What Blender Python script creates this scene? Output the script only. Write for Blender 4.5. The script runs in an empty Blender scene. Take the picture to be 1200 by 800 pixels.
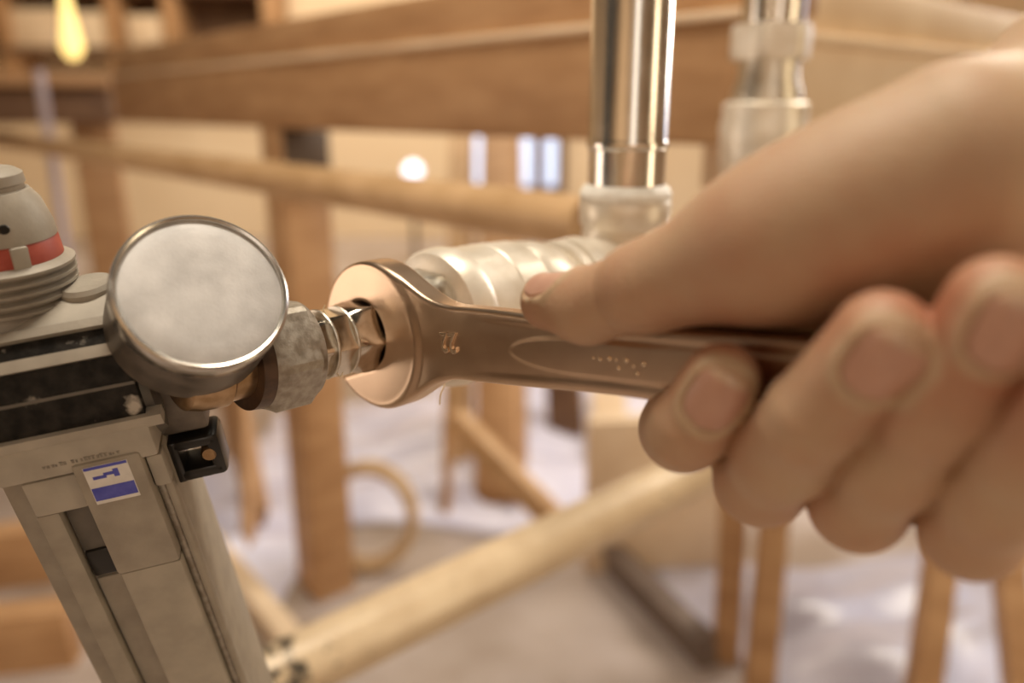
import bpy, bmesh, math, random
import numpy as np
from mathutils import Vector, Matrix

random.seed(4)
rng = np.random.default_rng(4)
sc = bpy.context.scene
col = sc.collection

# ------------------------------------------------------------------ camera
FPX, PITCH, EYE = 933.0, math.radians(16.3), 0.93
cp, sp = math.cos(PITCH), math.sin(PITCH)
cam_d = bpy.data.cameras.new('camera')
cam = bpy.data.objects.new('camera', cam_d); col.objects.link(cam)
cam.location = (0, 0, EYE); cam.rotation_euler = (math.pi/2 - PITCH, 0, 0)
cam_d.sensor_width = 36; cam_d.lens = 36*FPX/1200
cam_d.clip_start = 0.005; cam_d.clip_end = 60
cam_d.dof.use_dof = True; cam_d.dof.focus_distance = 0.231; cam_d.dof.aperture_fstop = 4.6
sc.camera = cam

# ------------------------------------------------------------------ world, lights, exposure
w = bpy.data.worlds.new('world'); sc.world = w; w.use_nodes = True
bg = w.node_tree.nodes['Background']; bg.inputs[0].default_value = (1.0, 0.80, 0.60, 1); bg.inputs[1].default_value = 0.08

def area(name, loc, target, size, size_y, energy, color):
    l = bpy.data.lights.new(name, 'AREA'); l.shape = 'RECTANGLE'
    l.size = size; l.size_y = size_y; l.energy = energy; l.color = color
    o = bpy.data.objects.new(name, l); col.objects.link(o); o.location = loc
    o.rotation_euler = (Vector(target)-Vector(loc)).to_track_quat('-Z', 'Y').to_euler()
    return o
area('back_window_light', (1.5, 1.9, 1.9), (0.05, 0.4, 0.85), 0.8, 1.2, 48, (1.0, 0.88, 0.72))
area('front_window_light', (0.34, -1.6, 1.5), (0.0, 0.3, 0.95), 0.42, 2.2, 5.0, (1.0, 0.93, 0.82))
area('right_lamp_light', (1.7, -0.30, 1.05), (0.0, 0.35, 0.85), 0.30, 1.6, 8, (1.0, 0.80, 0.52))
area('ceiling_lamp_light', (-0.10, 0.45, 2.3), (0.05, 0.25, 0.85), 0.7, 0.5, 28, (1.0, 0.88, 0.72))
area('left_fill_light', (-1.8, 0.50, 0.75), (-0.05, 0.25, 0.88), 0.60, 0.9, 5.4, (1.0, 0.83, 0.68))  # added fill with no window behind it, brightens the wrench face reflection
area('wall_fill_light', (-1.4, -0.9, 2.5), (-1.9, -2.1, 1.2), 1.0, 0.6, 26, (1.0, 0.85, 0.66))  # added fill, brightens the wall behind the camera for the riser's reflection
area('hall_lamp_light', (-0.6, 3.6, 3.0), (-0.4, 5.6, 0.6), 3.0, 1.6, 140, (1.0, 0.82, 0.61))
area('far_window_light', (2.6, 3.0, 1.9), (0.3, 2.4, 0.0), 1.2, 1.6, 16, (0.62, 0.74, 1.0))

sc.view_settings.view_transform = 'Standard'; sc.view_settings.look = 'None'
sc.view_settings.gamma = 1.0; sc.view_settings.use_curve_mapping = False
sc.view_settings.exposure = -0.1
sc.cycles.use_denoising = True
sc.cycles.max_bounces = 8

# ------------------------------------------------------------------ coordinates
def C(px, py, Z):
    return np.array([(px-600)/FPX*Z, (400-py)/FPX*Z, Z])
def W(c):
    c = np.asarray(c, float)
    X, Y, Z = c[..., 0], c[..., 1], c[..., 2]
    return np.stack([X, Z*cp + Y*sp, EYE + Y*cp - Z*sp], -1)
def Wd(c):
    c = np.asarray(c, float)
    return np.array([c[0], c[2]*cp + c[1]*sp, c[1]*cp - c[2]*sp])
def PW(px, py, Z): return W(C(px, py, Z))
def unit(v): v = np.asarray(v, float); return v/np.linalg.norm(v)

# ------------------------------------------------------------------ materials
MATS = {}
def mat(name, c1, c2=None, rough=0.5, metal=0.0, scale=20.0, bump=0.0, bscale=None, detail=4.0,
        stretch=(1, 1, 1), ramp=(0.35, 0.65), spec=0.5, rough2=None, coord='Object', c3=None, c3scale=8.0, c3ramp=(0.62, 0.7)):
    if name in MATS: return MATS[name]
    m = bpy.data.materials.new(name); m.use_nodes = True; nt = m.node_tree; N = nt.nodes; L = nt.links
    b = N['Principled BSDF']
    b.inputs['Roughness'].default_value = rough; b.inputs['Metallic'].default_value = metal
    b.inputs['Specular IOR Level'].default_value = spec
    tc = N.new('ShaderNodeTexCoord'); mp = N.new('ShaderNodeMapping'); mp.inputs['Scale'].default_value = stretch
    L.new(tc.outputs[coord], mp.inputs[0])
    n = N.new('ShaderNodeTexNoise'); n.inputs['Scale'].default_value = scale; n.inputs['Detail'].default_value = detail
    L.new(mp.outputs[0], n.inputs['Vector'])
    r = N.new('ShaderNodeValToRGB'); r.color_ramp.elements[0].position = ramp[0]; r.color_ramp.elements[1].position = ramp[1]
    r.color_ramp.elements[0].color = (*c1, 1); r.color_ramp.elements[1].color = (*(c2 or c1), 1)
    L.new(n.outputs['Fac'], r.inputs[0])
    outc = r.outputs[0]
    if c3:
        n3 = N.new('ShaderNodeTexNoise'); n3.inputs['Scale'].default_value = c3scale; n3.inputs['Detail'].default_value = 5
        L.new(tc.outputs[coord], n3.inputs['Vector'])
        r3 = N.new('ShaderNodeValToRGB'); r3.color_ramp.elements[0].position = c3ramp[0]; r3.color_ramp.elements[1].position = c3ramp[1]
        L.new(n3.outputs['Fac'], r3.inputs[0])
        mx = N.new('ShaderNodeMix'); mx.data_type = 'RGBA'; L.new(r3.outputs[0], mx.inputs[0])
        L.new(outc, mx.inputs[6]); mx.inputs[7].default_value = (*c3, 1); outc = mx.outputs[2]
    L.new(outc, b.inputs['Base Color'])
    if rough2 is not None:
        mr = N.new('ShaderNodeMapRange'); mr.inputs[1].default_value = ramp[0]; mr.inputs[2].default_value = ramp[1]
        mr.inputs[3].default_value = rough; mr.inputs[4].default_value = rough2
        L.new(n.outputs['Fac'], mr.inputs[0]); L.new(mr.outputs[0], b.inputs['Roughness'])
    if bump:
        n2 = N.new('ShaderNodeTexNoise'); n2.inputs['Scale'].default_value = bscale or scale*4; n2.inputs['Detail'].default_value = 5
        L.new(mp.outputs[0], n2.inputs['Vector'])
        bp = N.new('ShaderNodeBump'); bp.inputs['Strength'].default_value = 1.0; bp.inputs['Distance'].default_value = bump
        L.new(n2.outputs['Fac'], bp.inputs['Height']); L.new(bp.outputs[0], b.inputs['Normal'])
    MATS[name] = m
    return m
def emit(name, c, s):
    if name in MATS: return MATS[name]
    m = bpy.data.materials.new(name); m.use_nodes = True
    b = m.node_tree.nodes['Principled BSDF']; b.inputs['Base Color'].default_value = (*c, 1)
    b.inputs['Emission Color'].default_value = (*c, 1); b.inputs['Emission Strength'].default_value = s
    MATS[name] = m
    return m

M_wood = mat('timber', (0.40, 0.22, 0.10), (0.52, 0.31, 0.155), 0.55, scale=9, stretch=(1, 1, 4), bump=0.0006, bscale=40)
M_wood_pale = mat('pale_timber', (0.72, 0.55, 0.37), (0.82, 0.66, 0.47), 0.55, scale=9, bump=0.0005, bscale=40)
M_wood_dark = mat('dark_timber', (0.12, 0.06, 0.03), (0.20, 0.11, 0.055), 0.6, scale=9, bump=0.0005)
M_rail = mat('rail_wood', (0.50, 0.31, 0.15), (0.66, 0.44, 0.24), 0.5, scale=14, bump=0.0005)
M_tube = mat('old_painted_tube', (0.60, 0.46, 0.30), (0.70, 0.56, 0.38), 0.28, 0.0, scale=30, bump=0.0003, bscale=90, spec=0.7,
             c3=(0.05, 0.04, 0.03), c3scale=45, c3ramp=(0.58, 0.64))
def tube_scuffs(m):
    nt = m.node_tree; N = nt.nodes; L = nt.links
    r3 = [n for n in N if n.type == 'VALTORGB'][1]; n3 = r3.inputs[0].links[0].from_node; tc = [n for n in N if n.type == 'TEX_COORD'][0]
    sx = N.new('ShaderNodeSeparateXYZ'); L.new(tc.outputs['Object'], sx.inputs[0])
    mr = N.new('ShaderNodeMapRange'); mr.inputs[1].default_value = -0.27; mr.inputs[2].default_value = -0.10; mr.inputs[3].default_value = 0.13; mr.inputs[4].default_value = -0.10
    L.new(sx.outputs[0], mr.inputs[0])
    ad = N.new('ShaderNodeMath'); L.new(n3.outputs['Fac'], ad.inputs[0]); L.new(mr.outputs[0], ad.inputs[1]); L.new(ad.outputs[0], r3.inputs[0])
tube_scuffs(M_tube)
M_chrome = mat('polished_steel', (0.72, 0.69, 0.64), (0.80, 0.77, 0.72), 0.16, 1.0, scale=60, rough2=0.22)
M_chrome_dusty = mat('dusty_plated_brass', (0.66, 0.60, 0.50), (0.80, 0.76, 0.68), 0.28, 1.0, scale=300, rough2=0.45, bump=0.00012, bscale=900)
M_nut = mat('worn_grey_steel', (0.30, 0.26, 0.21), (0.46, 0.42, 0.36), 0.42, 0.7, scale=350, bump=0.00012, bscale=1400, rough2=0.55)
M_hexdark = mat('nickel_plated_hex', (0.50, 0.44, 0.36), (0.66, 0.60, 0.52), 0.12, 1.0, scale=300, rough2=0.22)
M_brass_body = mat('matte_plated_body', (0.78, 0.70, 0.58), (0.90, 0.84, 0.74), 0.33, 0.35, scale=90, rough2=0.42)
M_wrench = mat('satin_wrench_steel', (0.62, 0.45, 0.32), (0.65, 0.48, 0.345), 0.30, 1.0, scale=120, rough2=0.33)
M_mark = mat('stamp_highlight_metal', (0.88, 0.74, 0.58), (0.92, 0.78, 0.62), 0.18, 1.0, scale=120)  # same steel as the wrench; highlights on raised marks put into a paler colour
M_gauge = mat('gauge_case', (0.10, 0.085, 0.07), (0.20, 0.17, 0.14), 0.35, 0.5, scale=120, rough2=0.5)
M_bezel = mat('gauge_bezel', (0.52, 0.49, 0.45), (0.62, 0.59, 0.54), 0.22, 0.85, scale=200)
M_face = mat('dusty_gauge_face', (0.53, 0.525, 0.52), (0.72, 0.715, 0.71), 0.55, 0.0, scale=90, detail=8, bump=0.00008, bscale=1500)
M_grey = mat('grey_plastic', (0.30, 0.265, 0.215), (0.37, 0.33, 0.27), 0.5, 0.0, scale=110, bump=0.0001, bscale=700)
M_grey_lt = mat('pale_grey_plastic', (0.36, 0.325, 0.27), (0.43, 0.39, 0.325), 0.5, 0.0, scale=110)
M_greyd = mat('dark_grey_plastic', (0.10, 0.09, 0.075), (0.16, 0.14, 0.115), 0.5, scale=90)
M_black = mat('dusty_black_band', (0.008, 0.007, 0.006), (0.028, 0.025, 0.021), 0.6, spec=0.2, scale=260, detail=8, bump=0.0003, bscale=700,
              c3=(0.50, 0.46, 0.40), c3scale=120, c3ramp=(0.66, 0.76))
M_blackp = mat('black_plastic', (0.010, 0.009, 0.008), (0.018, 0.016, 0.014), 0.28, scale=90)
M_red = mat('red_ring', (0.34, 0.05, 0.03), (0.42, 0.08, 0.05), 0.5, scale=200)
M_brown = mat('rubber_washer', (0.035, 0.018, 0.010), (0.10, 0.05, 0.025), 0.4, scale=200)
M_copper = mat('tarnished_brass', (0.32, 0.20, 0.10), (0.46, 0.31, 0.18), 0.3, 0.9, scale=220)
M_seal = mat('white_sealing_paste', (0.86, 0.83, 0.76), (0.92, 0.90, 0.84), 0.5, scale=300, bump=0.0005, bscale=500)
M_hemp = mat('hemp_fibre', (0.72, 0.56, 0.34), (0.82, 0.68, 0.46), 0.6, scale=300)
M_blue = mat('sticker_blue', (0.06, 0.07, 0.42), (0.10, 0.11, 0.50), 0.4, scale=300)
M_white = mat('sticker_white', (0.68, 0.66, 0.62), (0.76, 0.74, 0.70), 0.4, scale=300)
M_ink = mat('faded_ink', (0.16, 0.14, 0.12), (0.30, 0.27, 0.22), 0.6, scale=900)
M_nail = mat('finger_nail', (0.54, 0.31, 0.225), (0.58, 0.345, 0.255), 0.30, scale=200)
M_nail_edge = mat('nail_edge', (0.56, 0.38, 0.26), (0.60, 0.42, 0.29), 0.35, scale=200)
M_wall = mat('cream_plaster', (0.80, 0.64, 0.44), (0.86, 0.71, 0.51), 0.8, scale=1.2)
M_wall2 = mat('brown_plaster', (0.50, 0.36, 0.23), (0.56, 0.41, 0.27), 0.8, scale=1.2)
M_floor = mat('screed_floor', (0.32, 0.25, 0.20), (0.52, 0.46, 0.44), 0.35, scale=2.4, detail=5, ramp=(0.40, 0.60), bump=0.002, bscale=8)
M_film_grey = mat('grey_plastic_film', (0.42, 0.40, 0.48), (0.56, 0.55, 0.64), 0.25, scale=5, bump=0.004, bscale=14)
M_film = mat('plastic_film', (0.60, 0.61, 0.80), (0.78, 0.79, 0.96), 0.25, scale=5, bump=0.004, bscale=14)
M_glass = emit('daylit_glass', (0.62, 0.74, 1.0), 1.3)
M_bulb = emit('lamp_glow', (1.0, 0.74, 0.26), 1.7)
M_bulbw = emit('cool_lamp_glow', (0.80, 0.86, 1.0), 2.5)
M_hose = mat('tan_hose', (0.52, 0.36, 0.20), (0.60, 0.44, 0.27), 0.45, scale=20)
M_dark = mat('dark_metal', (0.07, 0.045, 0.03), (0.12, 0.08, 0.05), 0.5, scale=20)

# ------------------------------------------------------------------ object helpers
LOC = {}
def thing(name, label, cat, loc, group=None):
    o = bpy.data.objects.new(name, None); col.objects.link(o)
    o.location = Vector([float(x) for x in loc]); o.empty_display_size = 0.01
    o['label'] = label; o['category'] = cat
    if group: o['group'] = group
    LOC[o.name] = np.array(o.location)
    return o
def mesh_from(name, V, Fc, m, smooth, sharp):
    me = bpy.data.meshes.new(name); me.from_pydata([tuple(v) for v in V], [], [tuple(f) for f in Fc]); me.update()
    bm = bmesh.new(); bm.from_mesh(me); bmesh.ops.recalc_face_normals(bm, faces=bm.faces); bm.to_mesh(me); bm.free()
    if m: me.materials.append(m)
    if smooth:
        me.polygons.foreach_set('use_smooth', np.ones(len(me.polygons), bool))
        if sharp: me.set_sharp_from_angle(angle=math.radians(sharp))
    return me
def obj(name, geo, m, parent=None, label=None, cat=None, group=None, kind=None, smooth=True, sharp=35):
    V, Fc = geo; V = np.asarray(V, float)
    if parent is not None:
        org = LOC[parent.name]
        pl = org
    else:
        mn, mx = V.min(0), V.max(0); pl = np.array([(mn[0]+mx[0])/2, (mn[1]+mx[1])/2, mn[2]])
    me = mesh_from(name, V-pl, Fc, m, smooth, sharp)
    o = bpy.data.objects.new(name, me); col.objects.link(o)
    if parent is not None:
        o.parent = parent; LOC[o.name] = org
    else:
        o.location = Vector(pl.tolist()); LOC[o.name] = pl
    if label: o['label'] = label
    if cat: o['category'] = cat
    if group: o['group'] = group
    if kind: o['kind'] = kind
    return o
def merge(*gs):
    V = []; Fc = []; k = 0
    for v, f in gs:
        V.extend([tuple(x) for x in v]); Fc.extend([tuple(i+k for i in q) for q in f]); k += len(v)
    return np.array(V), Fc
def obox(c, ax, half, bev=0.0, seg=2):
    """box with centre c, three unit axes, half sizes, bevelled"""
    bm = bmesh.new(); bmesh.ops.create_cube(bm, size=2.0)
    for v in bm.verts: v.co = Vector((v.co.x*half[0], v.co.y*half[1], v.co.z*half[2]))
    if bev > 0: bmesh.ops.bevel(bm, geom=list(bm.edges), offset=bev, segments=seg, affect='EDGES', profile=0.5)
    A = np.array([unit(a) for a in ax]); c = np.asarray(c, float)
    if np.linalg.det(A) < 0:
        bmesh.ops.reverse_faces(bm, faces=bm.faces)
    bm.verts.index_update()
    V = np.array([v.co[:] for v in bm.verts]) @ A + c
    Fc = [[v.index for v in f.verts] for f in bm.faces]; bm.free()
    return V, Fc
def frame(z, up=(0, 0, 1)):
    z = unit(z); x = np.cross(up, z)
    if np.linalg.norm(x) < 1e-4: x = np.cross((1, 0, 0), z)
    x = unit(x); y = np.cross(z, x)
    return x, y, z
def lathe(o, fr, prof, n=64, rf=None, a0=0.0, cap=True):
    """surface of revolution about fr[2]; prof = [(s, r)...]; rf(theta, s, r) may reshape the radius"""
    x, y, z = fr; V = []; Fc = []
    for s, r in prof:
        for k in range(n):
            t = a0 + 2*math.pi*k/n; rr = rf(t, s, r) if rf else r
            V.append(o + z*s + (x*math.cos(t)+y*math.sin(t))*rr)
    m = len(prof)
    for i in range(m-1):
        for k in range(n):
            k2 = (k+1) % n
            Fc.append((i*n+k, i*n+k2, (i+1)*n+k2, (i+1)*n+k))
    if cap:
        Fc.append(tuple(range(n-1, -1, -1))); Fc.append(tuple((m-1)*n+k for k in range(n)))
    return np.array(V), Fc
def hexf(af):
    def f(t, s, r):
        a = (t % (math.pi/3)) - math.pi/6
        return min(r, af/2/math.cos(a))
    return f
def tube(pts, r, n=12, rfun=None):
    pts = [np.asarray(p, float) for p in pts]; V = []; Fc = []; m = len(pts); up = None
    for i, p in enumerate(pts):
        d = unit(pts[min(i+1, m-1)]-pts[max(i-1, 0)])
        if up is None:
            up = np.array([0, 0, 1.0]) if abs(d[2]) < 0.9 else np.array([1.0, 0, 0])
        a = unit(np.cross(d, up)); b = np.cross(a, d); up = b
        rr = rfun(i/(m-1)) if rfun else r
        for k in range(n):
            t = 2*math.pi*k/n; V.append(p + (a*math.cos(t)+b*math.sin(t))*rr)
    for i in range(m-1):
        for k in range(n):
            k2 = (k+1) % n; Fc.append((i*n+k, (i+1)*n+k, (i+1)*n+k2, i*n+k2))
    Fc.append(tuple(range(n))); Fc.append(tuple((m-1)*n+k for k in range(n-1, -1, -1)))
    return np.array(V), Fc

# ------------------------------------------------------------------ signed distance modelling
def smin(a, b, k):
    h = np.maximum(k-np.abs(a-b), 0)/k
    return np.minimum(a, b)-h*h*k*0.25
def cone(P, a, b, ra, rb):
    a = np.asarray(a, np.float32); b = np.asarray(b, np.float32); d = b-a
    t = np.clip(((P-a)@d)/float(d@d), 0, 1)
    return np.linalg.norm(P-a-t[:, None]*d, axis=1)-(ra+(rb-ra)*t)
def polygonise(fn, lo, hi, h, block=8):
    """surface nets over blocks near the surface, then projected on the surface"""
    lo = np.asarray(lo, float); n = np.ceil((np.asarray(hi)-lo)/h/block).astype(int)
    dims = n*block+1
    ci = np.stack(np.meshgrid(*[np.arange(k) for k in n], indexing='ij'), -1).reshape(-1, 3)
    cc = lo + (ci+0.5)*block*h
    dv = fn(cc.astype(np.float32))
    near = np.abs(dv) < block*h*1.15+1.5*h+2.0
    G = np.full(dims, 1.0, np.float32)
    off = np.stack(np.meshgrid(*[np.arange(block+1)]*3, indexing='ij'), -1).reshape(-1, 3)
    for i in ci[(~near) & (dv < 0)]:
        a = i*block; G[a[0]:a[0]+block+1, a[1]:a[1]+block+1, a[2]:a[2]+block+1] = -1.0
    for chunk in np.array_split(ci[near], max(1, near.sum()//600)):
        idx = (chunk[:, None, :]*block + off[None]).reshape(-1, 3)
        v = fn((lo+idx*h).astype(np.float32))
        G[idx[:, 0], idx[:, 1], idx[:, 2]] = v
    S = G < 0
    sh = [(i, j, k) for i in (0, 1) for j in (0, 1) for k in (0, 1)]
    cnt = sum(S[i:dims[0]-1+i, j:dims[1]-1+j, k:dims[2]-1+k].astype(np.int8) for i, j, k in sh)
    act = np.argwhere((cnt > 0) & (cnt < 8))
    vals = {s: G[act[:, 0]+s[0], act[:, 1]+s[1], act[:, 2]+s[2]] for s in sh}
    acc = np.zeros((len(act), 3)); num = np.zeros(len(act))
    for s in sh:
        for ax in range(3):
            if s[ax] == 0:
                t = list(s); t[ax] = 1; t = tuple(t)
                a, b = vals[s], vals[t]; cr = (a < 0) != (b < 0)
                f = np.where(cr, a/np.where(cr, a-b, 1), 0)
                p = np.tile(np.array(s, float), (len(act), 1)); p[:, ax] += f
                acc[cr] += p[cr]; num[cr] += 1
    V = lo + (act + acc/num[:, None])*h
    ID = np.full([d-1 for d in dims], -1, np.int64); ID[act[:, 0], act[:, 1], act[:, 2]] = np.arange(len(act))
    F = []
    for ax in range(3):
        b_, c_ = (ax+1) % 3, (ax+2) % 3
        sl0 = [slice(None)]*3; sl1 = [slice(None)]*3; sl0[ax] = slice(0, -1); sl1[ax] = slice(1, None)
        ch = S[tuple(sl0)] != S[tuple(sl1)]
        e = np.argwhere(ch)
        e = e[(e[:, b_] > 0) & (e[:, c_] > 0) & (e[:, b_] < dims[b_]-1) & (e[:, c_] < dims[c_]-1)]
        q = []
        for db, dc in ((-1, -1), (0, -1), (0, 0), (-1, 0)):
            p = e.copy(); p[:, b_] += db; p[:, c_] += dc; q.append(ID[p[:, 0], p[:, 1], p[:, 2]])
        q = np.stack(q, 1); neg = ~S[e[:, 0], e[:, 1], e[:, 2]]
        q[neg] = q[neg][:, ::-1]; F.append(q)
    F = np.concatenate(F); F = F[(F >= 0).all(1)]
    eps = h*0.25
    for _ in range(2):
        Vf = V.astype(np.float32); d0 = fn(Vf); g = np.zeros_like(V)
        for ax in range(3):
            e = np.zeros(3, np.float32); e[ax] = eps
            g[:, ax] = (fn(Vf+e)-fn(Vf-e))/(2*eps)
        g2 = np.maximum((g*g).sum(1), 0.2)
        V = V - np.clip(d0/g2, -h*0.5, h*0.5)[:, None]*g
    return V, F
def sdf_obj(name, V, F, m, loc):
    a_, b_, c_ = V[F[:, 0]], V[F[:, 1]], V[F[:, 2]]; m_ = V.mean(0)
    if np.einsum('ij,ij->i', a_-m_, np.cross(b_-m_, c_-m_)).sum() < 0: F = F[:, ::-1].copy()
    me = bpy.data.meshes.new(name); nV, nF = len(V), len(F)
    me.vertices.add(nV); me.vertices.foreach_set('co', (V-loc).astype(np.float32).ravel())
    me.loops.add(nF*4); me.loops.foreach_set('vertex_index', F.astype(np.int32).ravel())
    me.polygons.add(nF); me.polygons.foreach_set('loop_start', np.arange(0, nF*4, 4, dtype=np.int32))
    me.polygons.foreach_set('loop_total', np.full(nF, 4, np.int32))
    me.polygons.foreach_set('use_smooth', np.ones(nF, bool))
    me.update(calc_edges=True); me.validate()
    me.materials.append(m)
    o = bpy.data.objects.new(name, me); col.objects.link(o)
    return o

# ------------------------------------------------------------------ shared directions
E1 = np.array([-0.659, 0.752, 0]); E2 = np.array([0.752, 0.659, 0]); UP = np.array([0, 0, 1.0])
P0 = np.array([-46.0, 3.0, 267.0])                        # centre of the wrench jaw, camera axes, mm
HD = unit([0.72, -0.07, -0.69])                            # along the wrench shank
AXc = unit(np.array([0.70, 0.185, 0.69]) - HD*np.dot(HD, [0.70, 0.185, 0.69]))   # along the pipe
VD = np.cross(AXc, HD); ND = -AXc
mm = 0.001
P0w = W(P0*mm); AX = Wd(AXc); PF = frame(AX)

# ================================================================== the setting
def struct(name, geo, m, parent=None, **k):
    o = obj(name, geo, m, parent, kind='structure', smooth=False, **k); return o
I3 = (np.array([1.0, 0, 0]), np.array([0, 1.0, 0]), UP)
struct('floor', obox((0, 3, -0.05), I3, (6, 6, 0.05)), M_floor, label='pale dusty screed floor of the workshop')
wb = struct('wall_back', obox((0, 6.1, 1.6), I3, (6, 0.1, 1.6)), M_wall, label='cream lit back wall of the workshop')
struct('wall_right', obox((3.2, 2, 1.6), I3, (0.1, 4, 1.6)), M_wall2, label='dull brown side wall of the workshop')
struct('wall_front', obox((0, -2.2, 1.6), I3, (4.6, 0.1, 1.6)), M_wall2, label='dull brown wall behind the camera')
struct('wall_left', obox((-4.6, 3, 1.6), I3, (0.1, 3, 1.6)), M_wall, label='cream side wall of the workshop')

def wall_window(n, px0, px1, z0, z1, bars):
    y = 5.98
    x0 = (px0-600)/FPX*6.0; x1 = (px1-600)/FPX*6.0
    cx, cz, hw, hh = (x0+x1)/2, (z0+z1)/2, (x1-x0)/2, (z1-z0)/2
    root = struct('window_%d' % n, obox((cx, y, cz), I3, (hw, 0.005, hh)), M_glass, label='bluish daylit window in the back wall behind the frame')
    g = [obox((cx+s*hw, y-0.02, cz), I3, (0.03, 0.03, hh+0.03)) for s in (-1, 1)] + [obox((cx, y-0.02, cz+s*hh), I3, (hw, 0.03, 0.03)) for s in (-1, 1)]
    obj('window_frame', merge(*g), M_wood_dark, root)
    for b in bars:
        obj('glazing_bar', obox((cx+b*hw, y-0.02, cz), I3, (0.045, 0.02, hh)), M_wood_dark, root)
wall_window(1, 545, 655, 0.35, 1.30, (-0.35, 0.55))

# ================================================================== timber frame (bench) behind
B0 = PW(690, 165, 0.80); zb = B0[2]
end_q = 0.175; far_q = 1.58
fr_root = thing('wooden_bench_frame', 'brown wooden bench frame with heavy beam and posts behind the pipes', 'bench frame',
                (B0[0]-1.0, B0[1]+1.0, 0.0))
def beam_box(q0, q1, z0, z1, t0, t1, bev=0.004):
    c = np.array([B0[0], B0[1], 0]) + E1*(q0+q1)/2 + E2*(t0+t1)/2 + UP*(z0+z1)/2
    return obox(c, (E1, E2, UP), ((q1-q0)/2, (t1-t0)/2, (z1-z0)/2), bev)
obj('beam', beam_box(-end_q, far_q, zb, zb+0.108, 0.0, 0.06), M_wood, fr_root)
obj('top_board', beam_box(-end_q-0.004, far_q, zb+0.108, zb+0.165, 0.012, 0.10), M_wood, fr_root)
obj('edge_strip', beam_box(-end_q-0.004, far_q, zb+0.102, zb+0.110, -0.005, 0.02, 0.002), M_wood_pale, fr_root)
# end trim and perpendicular beam
obj('end_strip', beam_box(-end_q-0.012, -end_q-0.002, zb+0.0, zb+0.10, -0.004, 0.03, 0.002), M_wood_pale, fr_root)
def side_box(s0, s1, z0, z1, q0, q1, bev=0.004):
    c = np.array([B0[0], B0[1], 0]) + E1*(q0+q1)/2 + E2*(s0+s1)/2 + UP*(z0+z1)/2
    return obox(c, (E2, E1, UP), ((s1-s0)/2, (q1-q0)/2, (z1-z0)/2), bev)
obj('side_beam', side_box(0.10, 1.35, zb-0.05, zb+0.095, -end_q+0.05, -end_q+0.11), M_wood_pale, fr_root)
obj('side_edge_strip', side_box(0.10, 1.35, zb+0.092, zb+0.104, -end_q+0.042, -end_q+0.11, 0.002), M_wood_pale, fr_root)
obj('side_top_board', side_box(0.10, 1.30, zb+0.104, zb+0.16, -end_q+0.056, -end_q+0.14), M_wood_pale, fr_root)
def post(px, Ztop, w, d, m=M_wood):
    top = PW(px, 150, Ztop); c = np.array([top[0], top[1], 0])
    z1 = zb+0.002
    obj('post', obox(c+UP*z1/2, (E1, E2, UP), (w/2, d/2, z1/2), 0.006), m, fr_root)
post(343, 1.36, 0.085, 0.085)
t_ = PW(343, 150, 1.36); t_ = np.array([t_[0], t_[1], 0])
obj('post_shade_plate', obox(t_-E1*0.046+UP*(zb-0.055), (E1, E2, UP), (0.004, 0.041, 0.055), 0.001), M_dark, fr_root)  # thin dark plate added for the beam's shade on the post top

# rail along the frame
R0 = PW(690, 262, 0.62)
obj('wooden_rail', tube([R0-E1*0.0+UP*0, R0+E1*0.4, R0+E1*0.9, R0+E1*1.6, R0+E1*2.4], 0.0212, 24), M_rail,
    label='long round tan rail running level below the beam behind the gauge', cat='rail')

# slanting tube below
T0 = PW(400, 756, 0.62); T1 = PW(790, 566, 0.86); TD = T1-T0
obj('support_tube', tube([T0-TD*0.45, T0, T0+TD*0.4, T1, T0+TD*1.6], 0.0255, 32), M_tube,
    label='thick pale tube with black scuffs crossing below the wrench', cat='tube')

# ------------------------------------------------------------------ background clutter
def bar(name, a, b, half, m, label, cat, group=None, parent=None, bev=0.003):
    a, b = np.asarray(a, float), np.asarray(b, float); x, y, z = frame(b-a, (0.2, 1, 0.1))
    g = obox((a+b)/2, (x, y, z), (half[0], half[1], np.linalg.norm(b-a)/2), bev)
    return obj(name, g, m, parent, label=label, cat=cat, group=group)
def on_floor(px, py, z=0.0):
    r = Wd(C(px, py, 1.0)); t = (z-EYE)/r[2]
    return np.array([0, 0, EYE]) + r*t

# dark bench far left
a = PW(-90, 126, 2.15); b = PW(136, 120, 2.3)
lb = thing('low_bench', 'dark brown low bench at the far left behind the rail', 'bench', (a[0], a[1], 0))
bx_ = unit((b-a)*[1, 1, 0]); by_ = np.cross(UP, bx_)
obj('bench_top', obox((a+b)/2+UP*0.062, (bx_, by_, UP), (np.linalg.norm(b-a)/2+0.01, 0.2, 0.016), 0.005), M_wood, lb)
obj('bench_apron', obox((a+b)/2-UP*0.002, (bx_, by_, UP), (np.linalg.norm(b-a)/2, 0.16, 0.046), 0.005), M_wood_dark, lb)
for q in (a+bx_*0.06, b-bx_*0.065):
    z1 = q[2]-0.048
    obj('leg', obox((q[0], q[1], z1/2), (bx_, by_, UP), (0.055, 0.055, z1/2), 0.005), M_wood, lb)

# hanging lamp
Lp = PW(84, 52, 2.4)
lr = thing('hanging_lamp', 'small glowing yellow lamp hanging at the top left', 'lamp', Lp-UP*0.03)
obj('bulb', lathe(Lp, frame(UP), [(-0.045, 0.004), (-0.035, 0.02), (-0.01, 0.032), (0.03, 0.026), (0.10, 0.016), (0.16, 0.012)], 20), M_bulb, lr)
obj('cord', tube([Lp+UP*0.16, Lp+UP*0.9, Lp+UP*1.7], 0.006, 8), M_dark, lr)

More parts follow.
